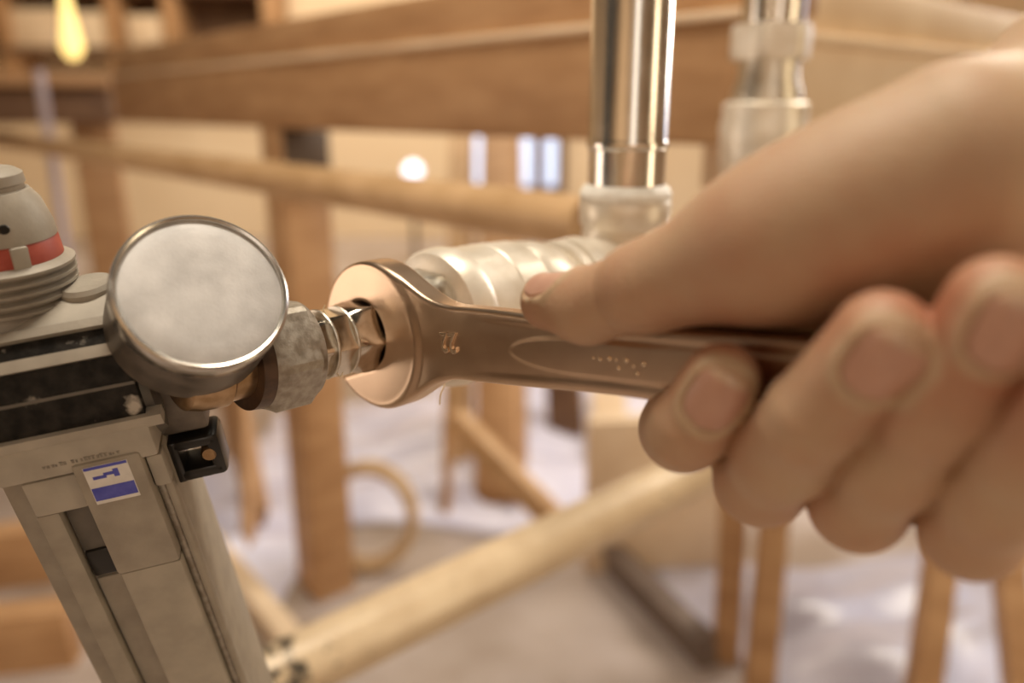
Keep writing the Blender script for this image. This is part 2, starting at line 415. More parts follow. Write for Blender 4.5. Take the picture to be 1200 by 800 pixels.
# wall shelf far top left
ZS = 5.45
sr = PW(70, 50, ZS)
sh = thing('wall_shelf', 'open wooden wall shelf hanging on the far wall at upper left', 'shelf', (sr[0], sr[1], 1.12))
for px in (-90, 22, 146, 212, 325):
    p = PW(px, 50, ZS)
    obj('upright', obox((p[0], p[1], 1.5), I3, (0.045, 0.16, 0.38), 0.004), M_wood, sh)
p0, p1 = PW(-100, 50, ZS), PW(330, 50, ZS)
obj('back_panel', obox(((p0[0]+p1[0])/2, p0[1]+0.15, 1.58), I3, ((p1[0]-p0[0])/2, 0.01, 0.29)), M_wood_dark, sh)
for zz in (1.30, 1.68, 1.86):
    obj('shelf_board', obox(((p0[0]+p1[0])/2, p0[1], zz), I3, ((p1[0]-p0[0])/2, 0.17, 0.025), 0.004), M_wood_dark, sh)
for px, wd, hh, mt, lbl in ((55, 0.15, 0.24, M_wood_pale, 'leftmost pale carton on the far wall shelf'),
                            (115, 0.12, 0.22, M_wall, 'cream carton on the far wall shelf right of the lamp'),
                            (180, 0.11, 0.20, M_wood_pale, 'small pale carton at the right end of the wall shelf')):
    p = PW(px, 50, ZS)
    g = thing('carton', lbl, 'box', (p[0], p[1], 1.326), 'cartons on the far shelf')
    obj('box_body', obox((p[0], p[1], 1.326+hh/2), I3, (wd, 0.13, hh/2), 0.004), mt, g)
    obj('tape', obox((p[0], p[1], 1.326+hh), I3, (0.025, 0.132, 0.002)), M_wood, g)

# lavender drain pipe at left
q = PW(62, 200, 2.0)
obj('thin_drain_pipe', tube([(q[0], q[1], 0.0), (q[0], q[1], 0.5), (q[0]+0.005, q[1], 1.02)], 0.012, 16),
    mat('lilac_grey_pipe', (0.52, 0.46, 0.52), (0.60, 0.54, 0.60), 0.4, scale=10), label='thin lilac grey upright pipe at the far left edge', cat='pipe')

# leaning boards and props beyond the frame
bar('leaning_board', on_floor(300, 630), PW(245, 300, 2.9), (0.09, 0.012), M_wood, 'wide brown board leaning beyond the thick post', 'board')
bar('wooden_lath', on_floor(292, 672), PW(285, 420, 2.0), (0.012, 0.012), M_wood, 'thin upright lath left of the thick post', 'lath')
bar('floor_plank', on_floor(215, 600, 0.02), on_floor(345, 760, 0.02), (0.035, 0.02), M_wood_pale, 'pale plank lying on the floor by the post foot', 'plank')
bar('prop_post', on_floor(588, 596), PW(588, 150, 2.62), (0.055, 0.045), M_wood, 'brown prop post standing behind the wrench', 'post')
bar('diagonal_brace', on_floor(672, 632), PW(530, 488, 1.78), (0.026, 0.022), M_rail, 'tan brace slanting down to the right behind the wrench', 'brace')
bar('steel_prop', PW(542, 150, 2.75), on_floor(537, 560), (0.035, 0.03), M_rail, 'tan slender prop left of the brown prop post', 'post')
bar('short_post', on_floor(716, 560), PW(712, 455, 2.6), (0.06, 0.05), M_wood_pale, 'short pale post behind the index finger', 'post')
bar('dark_stake', PW(660, 430, 2.3), on_floor(664, 520), (0.05, 0.02), M_wood_dark, 'short dark board standing under the wrench shank', 'board')
bar('thin_stake', on_floor(522, 605), PW(527, 480, 2.0), (0.011, 0.011), M_wood, 'thin stake on the plastic film under the wrench head', 'stake')
bar('dark_floor_bar', on_floor(700, 640, 0.02), on_floor(830, 770, 0.02), (0.045, 0.02), mat('grey_brown_bar', (0.16, 0.12, 0.10), (0.22, 0.17, 0.14), 0.6), 'dark grey brown bar lying on the floor', 'bar')
bar('stacked_plank', on_floor(-160, 690, 0.03), on_floor(70, 660, 0.03), (0.10, 0.025), M_wood, 'wide brown plank lying at the lower left, farther one', 'plank', 'planks on the floor at lower left')
bar('stacked_plank', on_floor(-220, 790, 0.03), on_floor(90, 755, 0.03), (0.09, 0.025), M_wood, 'wide brown plank lying at the lower left, nearer one', 'plank', 'planks on the floor at lower left')
# panel behind fingers
p = on_floor(790, 700)
obj('beige_panel', obox((p[0], p[1]+0.12, 0.17), (unit([1, 0.1, 0]), unit([-0.1, 1, 0]), UP), (0.17, 0.02, 0.17), 0.004), M_wood_pale, label='beige panel standing behind the fingers near the floor', cat='panel')
# trestle: two leg pairs
def trestle(name, top_c, d, feet, m, label):
    r = thing(name, label, 'trestle', (top_c[0], top_c[1], 0))
    x = unit(d); y = np.cross(UP, x)
    obj('top_bar', obox(top_c, (x, y, UP), (0.30, 0.03, 0.03), 0.004), m, r)
    for f, s, o in feet:
        a = np.asarray(f, float); b = np.asarray(top_c)+x*s+y*o
        xx, yy, zz = frame(b-a, (0.2, 1, 0.1))
        obj('leg', obox((a+b)/2, (xx, yy, zz), (0.022, 0.022, np.linalg.norm(b-a)/2), 0.003), m, r)
tc = PW(1010, 470, 1.35)
trestle('wooden_trestle', tc, (1, 0.15, 0), [(on_floor(850, 770), -0.22, 0.0), (on_floor(885, 850), -0.14, 0.0), (on_floor(1075, 850), 0.19, 0.0), (on_floor(1200, 850), 0.25, 0.01)],
        M_wood, 'wooden trestle with slender legs behind and below the hand')

# coiled hose
hc = on_floor(432, 668)
pts = [hc + np.array([math.cos(t)*0.095, 0.004*t+0.03*math.sin(t), 0.113+math.sin(t)*0.10]) for t in np.linspace(0, 12, 110)]
obj('coiled_hose', tube(pts, 0.012, 10), M_hose, label='tan hose coil standing on the floor right of the thick post', cat='hose')

# plastic film lumps on the floor
def film(cx, cy, rx, ry, h, seed, label, m=M_film):
    r = np.random.default_rng(seed); n = 26; V = []; Fc = []
    ph = r.uniform(0, 6.28, 8)
    for i in range(n):
        for j in range(n):
            u, v = i/(n-1)*2-1, j/(n-1)*2-1
            rad = 1+0.18*math.sin(3*math.atan2(v, u)+ph[0])
            z = 0.004 + h*max(0, 1-(u*u+v*v))**0.8*(0.55+0.25*math.sin(5*u+ph[1]+2*v)+0.2*math.sin(9*v+ph[2]-4*u))
            V.append((cx+u*rx*rad, cy+v*ry*rad, z))
    for i in range(n-1):
        for j in range(n-1): Fc.append((i*n+j, (i+1)*n+j, (i+1)*n+j+1, i*n+j+1))
    o = obj('plastic_film', (np.array(V), Fc), m, label=label, cat='plastic film', group='plastic film on the floor', sharp=0)
    md = o.modifiers.new('thickness', 'SOLIDIFY'); md.thickness = 0.002; md.offset = 1
f = on_floor(480, 540); film(f[0], f[1], 0.55, 0.42, 0.10, 1, 'crumpled white plastic film under the wrench head')
f = on_floor(640, 520); film(f[0], f[1]+0.3, 0.42, 0.55, 0.08, 2, 'bright white plastic film beside the brown prop post')
f = on_floor(275, 640); film(f[0], f[1], 0.20, 0.26, 0.06, 3, 'pinkish white plastic film left of the thick post')
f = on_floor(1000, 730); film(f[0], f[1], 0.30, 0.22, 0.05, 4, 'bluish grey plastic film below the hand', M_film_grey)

# bright wall lamp
p = PW(484, 200, 4.5)
wl = thing('work_light', 'small round cool white work light seen under the beam', 'lamp', (p[0], p[1], 0))
obj('lamp_globe', lathe(p, frame(UP), [(-0.05, 0.008), (-0.04, 0.03), (-0.02, 0.046), (0, 0.052), (0.02, 0.046), (0.04, 0.03), (0.05, 0.008)], 20), M_bulbw, wl)
obj('lamp_pole', tube([(p[0], p[1], 0), (p[0], p[1], p[2]/2), p-UP*0.07], 0.015, 8), M_dark, wl)

# ================================================================== pipework
# riser with socket
TEE = P0w + AX*0.140
rp = thing('steel_riser_pipe', 'polished steel riser pipe standing in the white sealed socket', 'pipe', TEE+UP*0.034)
UF = frame(UP, (0, 1, 0))
obj('pipe_wall', lathe(TEE, UF, [(0.034, 0.0170), (0.0575, 0.0170), (0.0583, 0.0178), (0.0600, 0.0180), (0.0612, 0.0176), (0.062, 0.0172), (0.60, 0.0172)], 72), M_chrome, rp)
ps = []
for s, r in ((0.036, 0.0172), (0.036, 0.0200), (0.0385, 0.0205), (0.0415, 0.0190), (0.0425, 0.0174)): ps.append((s, r))
obj('sealing_paste', lathe(TEE, UF, ps, 72, rf=lambda t, s, r: r+0.0004*math.sin(7*t)*math.sin(3*t+1)*(1 if s > 0.037 else 0)), M_seal, rp)

tee = thing('pipe_tee', 'plated brass tee socket under the polished steel riser', 'pipe fitting', TEE-UP*0.02)
obj('tee_socket', lathe(TEE, UF, [(-0.0215, 0.004), (-0.021, 0.014), (-0.016, 0.020), (-0.006, 0.0222), (0.006, 0.0215), (0.015, 0.0195), (0.0235, 0.0188), (0.0255, 0.0202), (0.035, 0.0204), (0.0362, 0.0196)], 72), M_brass_body, tee)
obj('tee_run', lathe(P0w, PF, [(0.098, 0.0170), (0.099, 0.0215), (0.1065, 0.0222), (0.108, 0.0200), (0.135, 0.0205), (0.150, 0.0200), (0.166, 0.0200), (0.1675, 0.0220), (0.176, 0.0220), (0.1768, 0.0180)], 72), M_brass_body, tee)
obj('outlet_pipe', lathe(P0w, PF, [(0.172, 0.0168), (0.42, 0.0168)], 48), M_chrome, tee)

# valve body
vb = thing('brass_valve', 'pale plated brass valve body between wrench and tee', 'valve', P0w+AX*0.06-UP*0.0255)
prof = [(0.0235, 0.0150), (0.0240, 0.0205), (0.0252, 0.0238), (0.0275, 0.0250), (0.0320, 0.0257), (0.0345, 0.0252), (0.0356, 0.0244),
        (0.0500, 0.0247), (0.0508, 0.0240), (0.0516, 0.0246), (0.0660, 0.0243), (0.0668, 0.0236), (0.0678, 0.0240), (0.0800, 0.0228),
        (0.0870, 0.0205), (0.0890, 0.0186), (0.0905, 0.0186), (0.0915, 0.0214), (0.0965, 0.0216), (0.0978, 0.0195), (0.0985, 0.0160)]
obj('valve_body', lathe(P0w, PF, prof, 96), M_brass_body, vb)
obj('hex_end', lathe(P0w, PF, [(0.0065, 0.0130), (0.0070, 0.0160), (0.0095, 0.0196), (0.0205, 0.0202), (0.0228, 0.0196), (0.0236, 0.0170)], 96, rf=hexf(0.036), a0=0.2), M_chrome_dusty, vb)

# coupling in the wrench
cn = thing('hex_coupling', 'shiny hexagonal plated coupling held in the wrench jaw', 'pipe fitting', P0w-AX*0.012-UP*0.011)
obj('jaw_hex', lathe(P0w, PF, [(-0.0140, 0.0090), (-0.0138, 0.0108), (-0.0115, 0.0119), (-0.0085, 0.01255), (0.0055, 0.0127), (0.0066, 0.0120), (0.0067, 0.0085)], 96, rf=hexf(0.0216), a0=0.0), M_hexdark, cn)
obj('middle_hex', lathe(P0w, PF, [(-0.0215, 0.0088), (-0.0213, 0.0112), (-0.0150, 0.0114), (-0.0137, 0.0112), (-0.0136, 0.0085)], 96, rf=hexf(0.0196)), M_hexdark, cn)
for s in (-0.0216, -0.0142):
    obj('ridge', lathe(P0w, PF, [(s-0.0006, 0.0100), (s-0.0004, 0.0111), (s, 0.0113), (s+0.0005, 0.0111), (s+0.0007, 0.0100)], 64), M_chrome_dusty, cn)
obj('outer_hex', lathe(P0w, PF, [(-0.0300, 0.0080), (-0.0298, 0.0100), (-0.0225, 0.0102), (-0.0218, 0.0100), (-0.0217, 0.0080)], 96, rf=hexf(0.0180), a0=0.25), M_hexdark, cn)

un = thing('union_nut', 'large dusty grey union nut between gauge and coupling', 'nut', P0w-AX*0.036-UP*0.016)
obj('nut_body', lathe(P0w, PF, [(-0.0445, 0.0125), (-0.0450, 0.0150), (-0.0425, 0.0172), (-0.0315, 0.0174), (-0.0285, 0.0150), (-0.0278, 0.0095)], 96, rf=hexf(0.0310), a0=0.0), M_nut, un, sharp=22)
obj('washer', lathe(P0w, PF, [(-0.0490, 0.0100), (-0.0490, 0.0145), (-0.0445, 0.0150), (-0.0440, 0.0130)], 64), M_brown, un)
for th_ in (0,):
    # casting strokes on the facet that faces down towards the viewer
    best = min(range(6), key=lambda k: abs(math.pi/6+k*math.pi/3 - 4.5))
    ang = math.pi/6+best*math.pi/3
    nrm = PF[0]*math.cos(ang)+PF[1]*math.sin(ang); tan = np.cross(AX, nrm)
    cc_ = P0w-AX*0.0365+nrm*0.0155
    gg = [obox(cc_+AX*dx*mm+tan*dt*mm, (unit(AX+tan*sl), unit(tan-AX*sl), nrm), (0.0016, 0.0003, 0.0003), 0.0001) for dx, dt, sl in ((0, -2.2, .9), (0, -0.6, -.9), (0, 1.0, .9), (0, 2.4, .2))]
    obj('casting_mark', merge(*gg), M_chrome_dusty, un)
# connector to the regulator
cs = thing('brass_connector', 'tarnished brass connector pipe under the gauge', 'pipe fitting', P0w-AX*0.06-UP*0.012)
obj('connector_body', lathe(P0w, PF, [(-0.0680, 0.0085), (-0.0670, 0.0100), (-0.0630, 0.0112), (-0.0560, 0.0116), (-0.0550, 0.0106), (-0.0475, 0.0106)], 64), M_copper, cs)

# hemp strands
def strand(pts, r, label):
    p = np.array(pts, float); t = np.linspace(0, len(p)-1, 24); out = []
    for q in t:
        i = int(min(q, len(p)-2)); f = q-i
        a = p[max(i-1, 0)]; b = p[i]; c = p[i+1]; d = p[min(i+2, len(p)-1)]
        out.append(0.5*((2*b)+(-a+c)*f+(2*a-5*b+4*c-d)*f*f+(-a+3*b-3*c+d)*f**3))
    obj('hemp_strand', tube(out, r, 6), M_hemp, label=label, cat='fibre', group='loose hemp strands on the pipework')
strand([PW(508, 425, .262), PW(516, 436, .260), PW(521, 448, .260), PW(516, 462, .259), PW(515, 474, .259)], 0.00025, 'loose hemp strand hanging under the wrench neck')
strand([PW(512, 430, .262), PW(500, 446, .262), PW(488, 452, .261), PW(476, 458, .261)], 0.00022, 'curled hemp strand under the wrench neck, left of the hanging one')
strand([PW(490, 342, .272), PW(497, 333, .270), PW(504, 338, .270), PW(499, 347, .270), PW(492, 340, .270), PW(500, 330, .270)], 0.00028, 'small knot of hemp on the bright hex end above the wrench')
strand([PW(384, 372, .250), PW(379, 364, .249), PW(381, 357, .249)], 0.0002, 'tiny upright hemp wisp on the coupling beside the union nut')
strand([PW(392, 432, .250), PW(398, 441, .249), PW(402, 436, .249)], 0.0002, 'tiny hemp wisp under the coupling')

# second riser at the back
r2b = PW(888, 230, 0.56); zt = r2b[2]
rr = thing('capped_riser', 'blurred plated riser with nuts and union behind the steel pipe', 'pipe', r2b-UP*0.05)
b2 = np.array([r2b[0], r2b[1], 0.0])
obj('lower_pipe', lathe(b2, UF, [(zt-0.05, 0.019), (zt+0.02, 0.019)], 48), M_chrome_dusty, rr)
obj('union_body', lathe(b2, UF, [(zt+0.0, 0.022), (zt+0.012, 0.0265), (zt+0.036, 0.0290), (zt+0.048, 0.0298), (zt+0.052, 0.0285), (zt+0.062, 0.0285), (zt+0.064, 0.0255)], 64), M_brass_body, rr)
obj('neck', lathe(b2, UF, [(zt+0.063, 0.0240), (zt+0.070, 0.0235), (zt+0.078, 0.0205), (zt+0.094, 0.0200)], 48), M_chrome_dusty, rr)
obj('hex_nut', lathe(b2, UF, [(zt+0.090, 0.020), (zt+0.0905, 0.0255), (zt+0.094, 0.0268), (zt+0.109, 0.0268), (zt+0.1125, 0.0255), (zt+0.113, 0.020)], 96, rf=hexf(0.049)), M_brass_body, rr)
obj('upper_pipe', lathe(b2, UF, [(zt+0.112, 0.0205), (zt+0.60, 0.0205)], 48), M_chrome, rr)

# ================================================================== pressure gauge
Gc = C(238, 341, 0.205); gn = unit([0.48, 0.36, -0.80])
Gw = W(Gc); Gn = Wd(gn); GF = frame(Gn)
ga = thing('pressure_gauge', 'round pressure gauge with plain dusty whitish face', 'gauge', Gw-UP*0.026)
obj('gauge_case', lathe(Gw, GF, [(-0.0240, 0.006), (-0.0240, 0.02041), (-0.0225, 0.02164), (-0.0050, 0.02164), (-0.0048, 0.02032)], 96), M_gauge, ga)
obj('bezel', lathe(Gw, GF, [(-0.0055, 0.02032), (-0.0058, 0.02136), (-0.0050, 0.02192), (-0.0006, 0.02202), (0.0006, 0.02173), (0.0011, 0.02107), (0.0008, 0.02041), (0.0000, 0.02013), (-0.0010, 0.01985)], 96), M_bezel, ga)
obj('dial_cover', lathe(Gw, GF, [(-0.0020, 0.02041), (-0.0002, 0.02022), (0.0004, 0.01890), (0.0008, 0.015), (0.0010, 0.008), (0.0011, 0.001)], 96), M_face, ga)
obj('gauge_stem', tube([Gw-Gn*0.02, Gw-Gn*0.034, P0w-AX*0.066], 0.0075, 20), M_copper, ga)

# ================================================================== regulator unit on the left
DA = unit([0.96, 0.20, 0.20]); DU = np.array([-0.03, 0.87, -0.48]); DU = unit(DU-DA*np.dot(DA, DU)); DN = -np.cross(DA, DU)
Dc = C(60, 446, 0.232)
def D(a, u, n): return W(Dc + (DA*a+DU*u+DN*n)*mm)
DAw, DUw, DNw = Wd(DA), Wd(DU), Wd(DN)
rg = thing('pressure_regulator', 'grey pressure regulator with dusty black bands and red ring', 'regulator', D(0, -25, 0))
R = 24.5
def sector(a0, a1, t0, t1, r0, r1, n=14):
    """curved plate on the cylinder: axial range, angles from DN towards DU in degrees, radii"""
    V = []; Fc = []
    for i in range(n+1):
        t = math.radians(t0+(t1-t0)*i/n); c, s = math.cos(t), math.sin(t)
        for aa in (a0, a1):
            for r in (r0, r1): V.append(D(aa, s*r, c*r))
    for i in range(n):
        k = i*4; q = k+4
        Fc += [(k+1, q+1, q+3, k+3), (k, k+2, q+2, q), (k, q, q+1, k+1), (k+2, k+3, q+3, q+2)]
    Fc += [(0, 1, 3, 2), (n*4, n*4+2, n*4+3, n*4+1)]
    return np.array(V), Fc
o_cyl = D(0, 0, 0); DF = (DNw, DUw, np.cross(DNw, DUw))
sgn = 1 if np.dot(DF[2], DAw) > 0 else -1
obj('housing', lathe(o_cyl, (DNw, DUw, DAw) if sgn > 0 else (DUw, DNw, DAw), [(-0.070, 0.0235), (0.026, 0.0235), (0.030, 0.0205), (0.031, 0.012)], 72), M_greyd, rg)
A0, A1 = -70, 29
obj('upper_shell', sector(A0, A1, 60, 150, 22, 25.2), M_grey_lt, rg)
obj('upper_rib', sector(A0, A1+1, 54, 60, 22, 26.4, 4), M_grey, rg)
obj('black_band', sector(A0, A1-1, 42, 53.7, 22, 24.7), M_black, rg)
obj('grey_rib', sector(A0, A1, 35, 42, 22, 26.4, 4), M_grey_lt, rg)
obj('black_band', sector(A0, A1-1, 17, 34.7, 22, 24.8), M_black, rg)
obj('thin_rib', sector(A0, A1-1, 15, 17, 22, 25.2, 3), M_greyd, rg)
obj('black_band', sector(A0, A1-1, -7, 14.8, 22, 24.7), M_black, rg)
obj('lower_rib', sector(A0, A1+3, -15, -7, 22, 26.4, 5), M_grey_lt, rg)
# faded print on the lower band: small pale strokes
# bonnet with thread and red ring
bo = D(-6, 18, -6); BU = unit(DUw*0.97 + DAw*0.12 - DNw*0.10); BF = frame(BU, DAw)
thr = [(0.000, 0.0195)]
for i in range(5):
    s = 0.006+i*0.0026; thr += [(s, 0.0178), (s+0.0006, 0.0196), (s+0.0014, 0.0196), (s+0.0020, 0.0178)]
obj('threaded_collar', lathe(bo, BF, thr+[(0.0195, 0.0165)], 72), M_grey, rg)
obj('red_ring', lathe(bo, BF, [(0.0185, 0.0100), (0.0186, 0.0166), (0.0192, 0.0170), (0.0240, 0.0164), (0.0246, 0.0160), (0.0246, 0.0100)], 72), M_red, rg)
kn = obj('adjusting_cap', lathe(bo, BF, [(0.0246, 0.0100), (0.0247, 0.0163), (0.028, 0.0160), (0.0345, 0.0140), (0.0375, 0.0118), (0.0378, 0.0108), (0.0390, 0.0108), (0.0393, 0.0113), (0.0418, 0.0110), (0.0428, 0.0095), (0.0428, 0.002)], 72), M_grey, rg)
# pale bridge across the red ring, and the vent hole
vdir = unit(-Wd(unit(Dc)) - BU*np.dot(-Wd(unit(Dc)), BU))
side = np.cross(BU, vdir)
bd = unit(vdir*0.93+side*0.36)
obj('ring_tab', obox(bo+BU*0.0214+bd*0.0164, (np.cross(BU, bd), bd, BU), (0.0022, 0.0008, 0.0032), 0.0004), M_grey_lt, rg)
bd2 = unit(vdir*0.97+side*0.24)
VENT = (bo, BU, bd2)
obj('vent_hole', lathe(bo+BU*0.0295+bd2*0.0148, frame(bd2), [(0, 0.0005), (0.0009, 0.0014), (0.0011, 0.0012), (0.0011, 0.0002)], 20), M_blackp, rg)
# small round boss at the right of the collar
obj('screw_plug', lathe(D(18, 22, -2), frame(DUw), [(0, 0.0075), (0.004, 0.0075), (0.0052, 0.0066), (0.0052, 0.002)], 32), M_grey, rg)

# lower housing
hu = thing('actuator_housing', 'grey plastic housing with blue and white sticker hanging under the regulator', 'housing', D(0, -60, 0))
LAX = (DAw, DUw, DNw)
def dbox(a0, a1, u0, u1, n0, n1, bev=0.6):
    a0 += 10.5; a1 += 10.5; u0 += 3.5; u1 += 3.5
    return obox(D((a0+a1)/2, (u0+u1)/2, (n0+n1)/2), LAX, ((a1-a0)/2*mm, (u1-u0)/2*mm, (n1-n0)/2*mm), bev*mm)
obj('head_block', dbox(-28, 17.5, -20, -9.5, 2, 26, 1.2), M_grey_lt, hu)
obj('side_wall', dbox(-29, -19.5, -230, -20, -14, 15.0, 2.0), M_grey, hu)
obj('shell', dbox(-20, 17.5, -230, -20.5, -14, 20.0, 1.5), M_grey, hu)
obj('left_rail', dbox(-20, -13.5, -230, -33, 19, 24.0, 1.2), M_grey, hu)
obj('left_cover', dbox(-19.5, -5.0, -33, -21, 19, 24.5, 1.0), M_grey_lt, hu)
obj('slot_block', dbox(-13.2, -5.5, -61, -51, 19, 21.5, 0.8), M_blackp, hu)
obj('slot_plate', dbox(-13.4, -5.4, -51, -33.2, 19, 20.6, 0.3), M_greyd, hu)
obj('slot_tail', dbox(-13.0, -5.4, -230, -62, 19, 21.2, 0.5), M_grey, hu)
pn = obj('centre_panel', dbox(-5.0, 13, -58, -17, 19, 27.0, 1.2), M_grey, hu)
obj('centre_panel', dbox(-4.6, 13, -230, -58.2, 19, 26.4, 1.2), M_grey_lt, hu)
obj('right_channel', dbox(13.2, 15.4, -230, -32, 19, 20.4, 0.3), M_greyd, hu)
obj('right_channel_rod', lathe(D(24.9, -226.5, 21.3), frame(DUw), [(0, 0.0016), (0.198, 0.0016)], 16), M_nut, hu)
obj('right_cover', dbox(13.2, 17.8, -31.5, -20.5, 19, 24.5, 0.9), M_grey_lt, hu)
obj('right_rail', dbox(15.4, 17.8, -230, -31.0, 19, 23.6, 0.8), M_grey, hu)
st = obj('sticker', dbox(-2.2, 9.4, -31.0, -18.2, 27.0, 27.12, 0.0), M_white, hu)
obj('sticker_band', dbox(-2.0, 9.2, -29.8, -25.4, 27.1, 27.2, 0.0), M_blue, st)
obj('sticker_band', dbox(-2.0, 9.2, -19.2, -18.3, 27.1, 27.2, 0.0), M_blue, st)
obj('sticker_swoosh', merge(dbox(-0.5, 3.0, -22.6, -21.6, 27.1, 27.2, 0.0), dbox(2.4, 5.2, -21.9, -20.9, 27.1, 27.2, 0.0), dbox(5.0, 6.4, -22.8, -20.2, 27.1, 27.2, 0.0)), M_blue, st)
# faded print on the head block: worn illegible strokes
g = []
for i in range(19):
    a = -11.5+i*1.05+random.uniform(-.15, .15)
    if i in (6,): continue
    hgt = random.uniform(0.6, 1.3)
    g.append(dbox(a, a+random.uniform(.45, .8), -16.4, -16.4+hgt, 26.0, 26.08, 0.0))
    if random.random() < .6: g.append(dbox(a-.1, a+.8, -16.4+hgt*.8, -16.4+hgt*.8+.3, 26.0, 26.08, 0.0))
obj('faded_print', merge(*g), M_ink, hu)

# black locking clip
kc = thing('locking_clip', 'black glossy plastic clip sticking out beside the sticker housing', 'clip', D(30, -20, 0))
obj('clip_arm', dbox(14, 30, -22, -4, -8, 14, 1.2), M_gauge, kc)
obj('clip_loop', merge(dbox(18, 31.5, -27.0, -23.5, 4, 16, 1.2), dbox(18, 31.5, -38.0, -34.0, 4, 16, 1.2), dbox(27.8, 32, -38, -23.5, 4, 16, 1.6), dbox(17, 20, -38, -23.5, 4, 16, 0.8)), M_blackp, kc)
obj('clip_pin', lathe(D(38.5, -26.5, 10), frame(DNw), [(0, 0.0026), (0.005, 0.0026), (0.006, 0.002)], 20), M_copper, kc)

# ================================================================== wrench
c15, s15 = math.cos(math.radians(15)), math.sin(math.radians(15))
def sstep(a, b, x):
    t = np.clip((x-a)/(b-a), 0, 1); return t*t*(3-2*t)
def wrench_sdf(P):
    t, v, n = P[:, 0], P[:, 1], P[:, 2]
    rh = np.hypot(t-3.5, v)
    head = rh-24.2
    hw = 9.0 + 2.0*sstep(110, 45, t) + 0.0*t
    qx = np.abs(t-112)-100; qy = np.abs(v)-hw
    sh = np.minimum(np.maximum(qx, qy), 0)+np.hypot(np.maximum(qx, 0), np.maximum(qy, 0))
    d2 = smin(head, sh, 20.0)
    ring = np.hypot(t-222, v)-17.5
    d2 = smin(d2, ring, 14.0)
    d2 = np.maximum(d2, 10.8-np.hypot(t-222, v))
    # jaw slot, opening away from the shank, turned 15 degrees
    x = t*c15 + v*s15; y = -t*s15 + v*c15
    slot = np.minimum(np.maximum(np.abs(y)-11.05, x-1.0), np.hypot((x-1.0)*1.0, y)-11.05)
    slot = np.maximum(slot, -30-x)
    d2 = np.maximum(d2, -slot)
    th = 4.1 + 1.3*sstep(27.0, 23.2, rh) + 0.5*sstep(60, 28, t)*sstep(22, 27, rh) + 1.6*sstep(200, 212, t)
    th = th - 0.6*np.minimum((v/9.0)**2, 1.2)*sstep(30, 46, t)*sstep(208, 200, t)
    th = th - 0.35*sstep(0.8, 2.4, -d2-1.4)*sstep(48, 66, t)*sstep(208, 200, t)
    # raised pad
    pe = np.hypot(np.maximum(np.abs(t-118)-28, 0)/5.0, v)-4.6
    th = th + 0.45*sstep(0.35, -0.35, pe)
    rr = 1.5
    a = d2+rr; b = np.abs(n)-th+rr
    return (np.minimum(np.maximum(a, b), 0)+np.hypot(np.maximum(a, 0), np.maximum(b, 0))-rr).astype(np.float32)
V, Fq = polygonise(wrench_sdf, (-24, -28, -8), (244, 28, 8), 0.55)
BW = np.stack([HD, VD, ND])
def L2W(q): return W((P0 + np.asarray(q, float)@BW)*mm)
wr = thing('combination_wrench', 'bronze tinted satin steel open ended wrench gripped by the hand', 'wrench', P0w)
wb_ = sdf_obj('wrench_body', L2W(V), Fq, M_wrench, P0w); wb_.parent = wr; LOC[wb_.name] = P0w
def text_mesh(s, size, ext):
    cu = bpy.data.curves.new('t', 'FONT'); cu.body = s; cu.size = size; cu.extrude = ext; cu.bevel_depth = ext*0.5; cu.bevel_resolution = 1
    cu.align_x = 'CENTER'; cu.align_y = 'CENTER'
    o = bpy.data.objects.new('t', cu); col.objects.link(o)
    dg = bpy.context.evaluated_depsgraph_get(); me = bpy.data.meshes.new_from_object(o.evaluated_get(dg))
    Vt = np.array([v.co[:] for v in me.vertices]); Ft = [list(p.vertices) for p in me.polygons]
    bpy.data.objects.remove(o); return Vt, Ft
Vt, Ft = text_mesh('22', 8.6, 0.30)
Q = np.stack([42.5-Vt[:, 0]*0.82, 0.8-Vt[:, 1], 4.62+Vt[:, 2]], 1)
obj('size_mark', (L2W(Q), Ft), M_mark, wr, label='raised number 22 on the shank', sharp=40)
g = []
for i, (t, v) in enumerate(((96, .6), (98, .5), (101, .9), (103, .7), (103.6, -1.2), (106, .9), (108, -.4), (109, -2.1), (111, .5))):
    rr_ = (0.45+0.12*(i % 3))*mm
    g.append(lathe(L2W([(t, v-0.2, 4.0)])[0], frame(Wd(ND)), [(0, rr_), (rr_*0.6, rr_*0.85), (rr_*0.95, rr_*0.4), (rr_, rr_*0.05)], 12))
obj('worn_stamping', merge(*g), M_mark, wr)

# ================================================================== hand
NP0 = float(ND@P0)
def J(px, py, n):
    r = np.array([(px-600)/FPX, (400-py)/FPX, 1.0]); Z = (n+NP0)/float(ND@r); return r*Z
def JZ(px, py, Z): return C(px, py, Z)
FING = {
 'index':  [J(885, 318, -20), J(797, 503, -8), J(806, 503, 12.5), J(846, 446, 13.0)],
 'middle': [J(985, 335, -20), J(892, 562, -3), J(948, 492, 16.5), J(1034, 396, 17.0)],
 'ring':   [J(1095, 345, -20), J(1006, 590, -5), J(1090, 478, 11.5), J(1168, 358, 12.5)],
 'little': [J(1190, 390, -20), J(1138, 622, -6), J(1202, 530, 9.0), J(1268, 438, 10.0)]}
RAD = {'index': (11.5, 9.6, 8.6, 7.9), 'middle': (11.5, 10.0, 8.7, 8.3), 'ring': (11, 9.6, 8.4, 8.0), 'little': (10, 8.8, 7.6, 6.8)}
TH = [J(643, 353, 8.0), J(688, 359, 9.0), J(757, 336, 9.5), J(900, 283, 6.0), J(1125, 190, -8)]
THR = [7.2, 8.7, 10.2, 13.4, 18.0]
WR = JZ(1330, 120, 158); FA = JZ(1760, -40, 190); FB = JZ(2300, -220, 230)
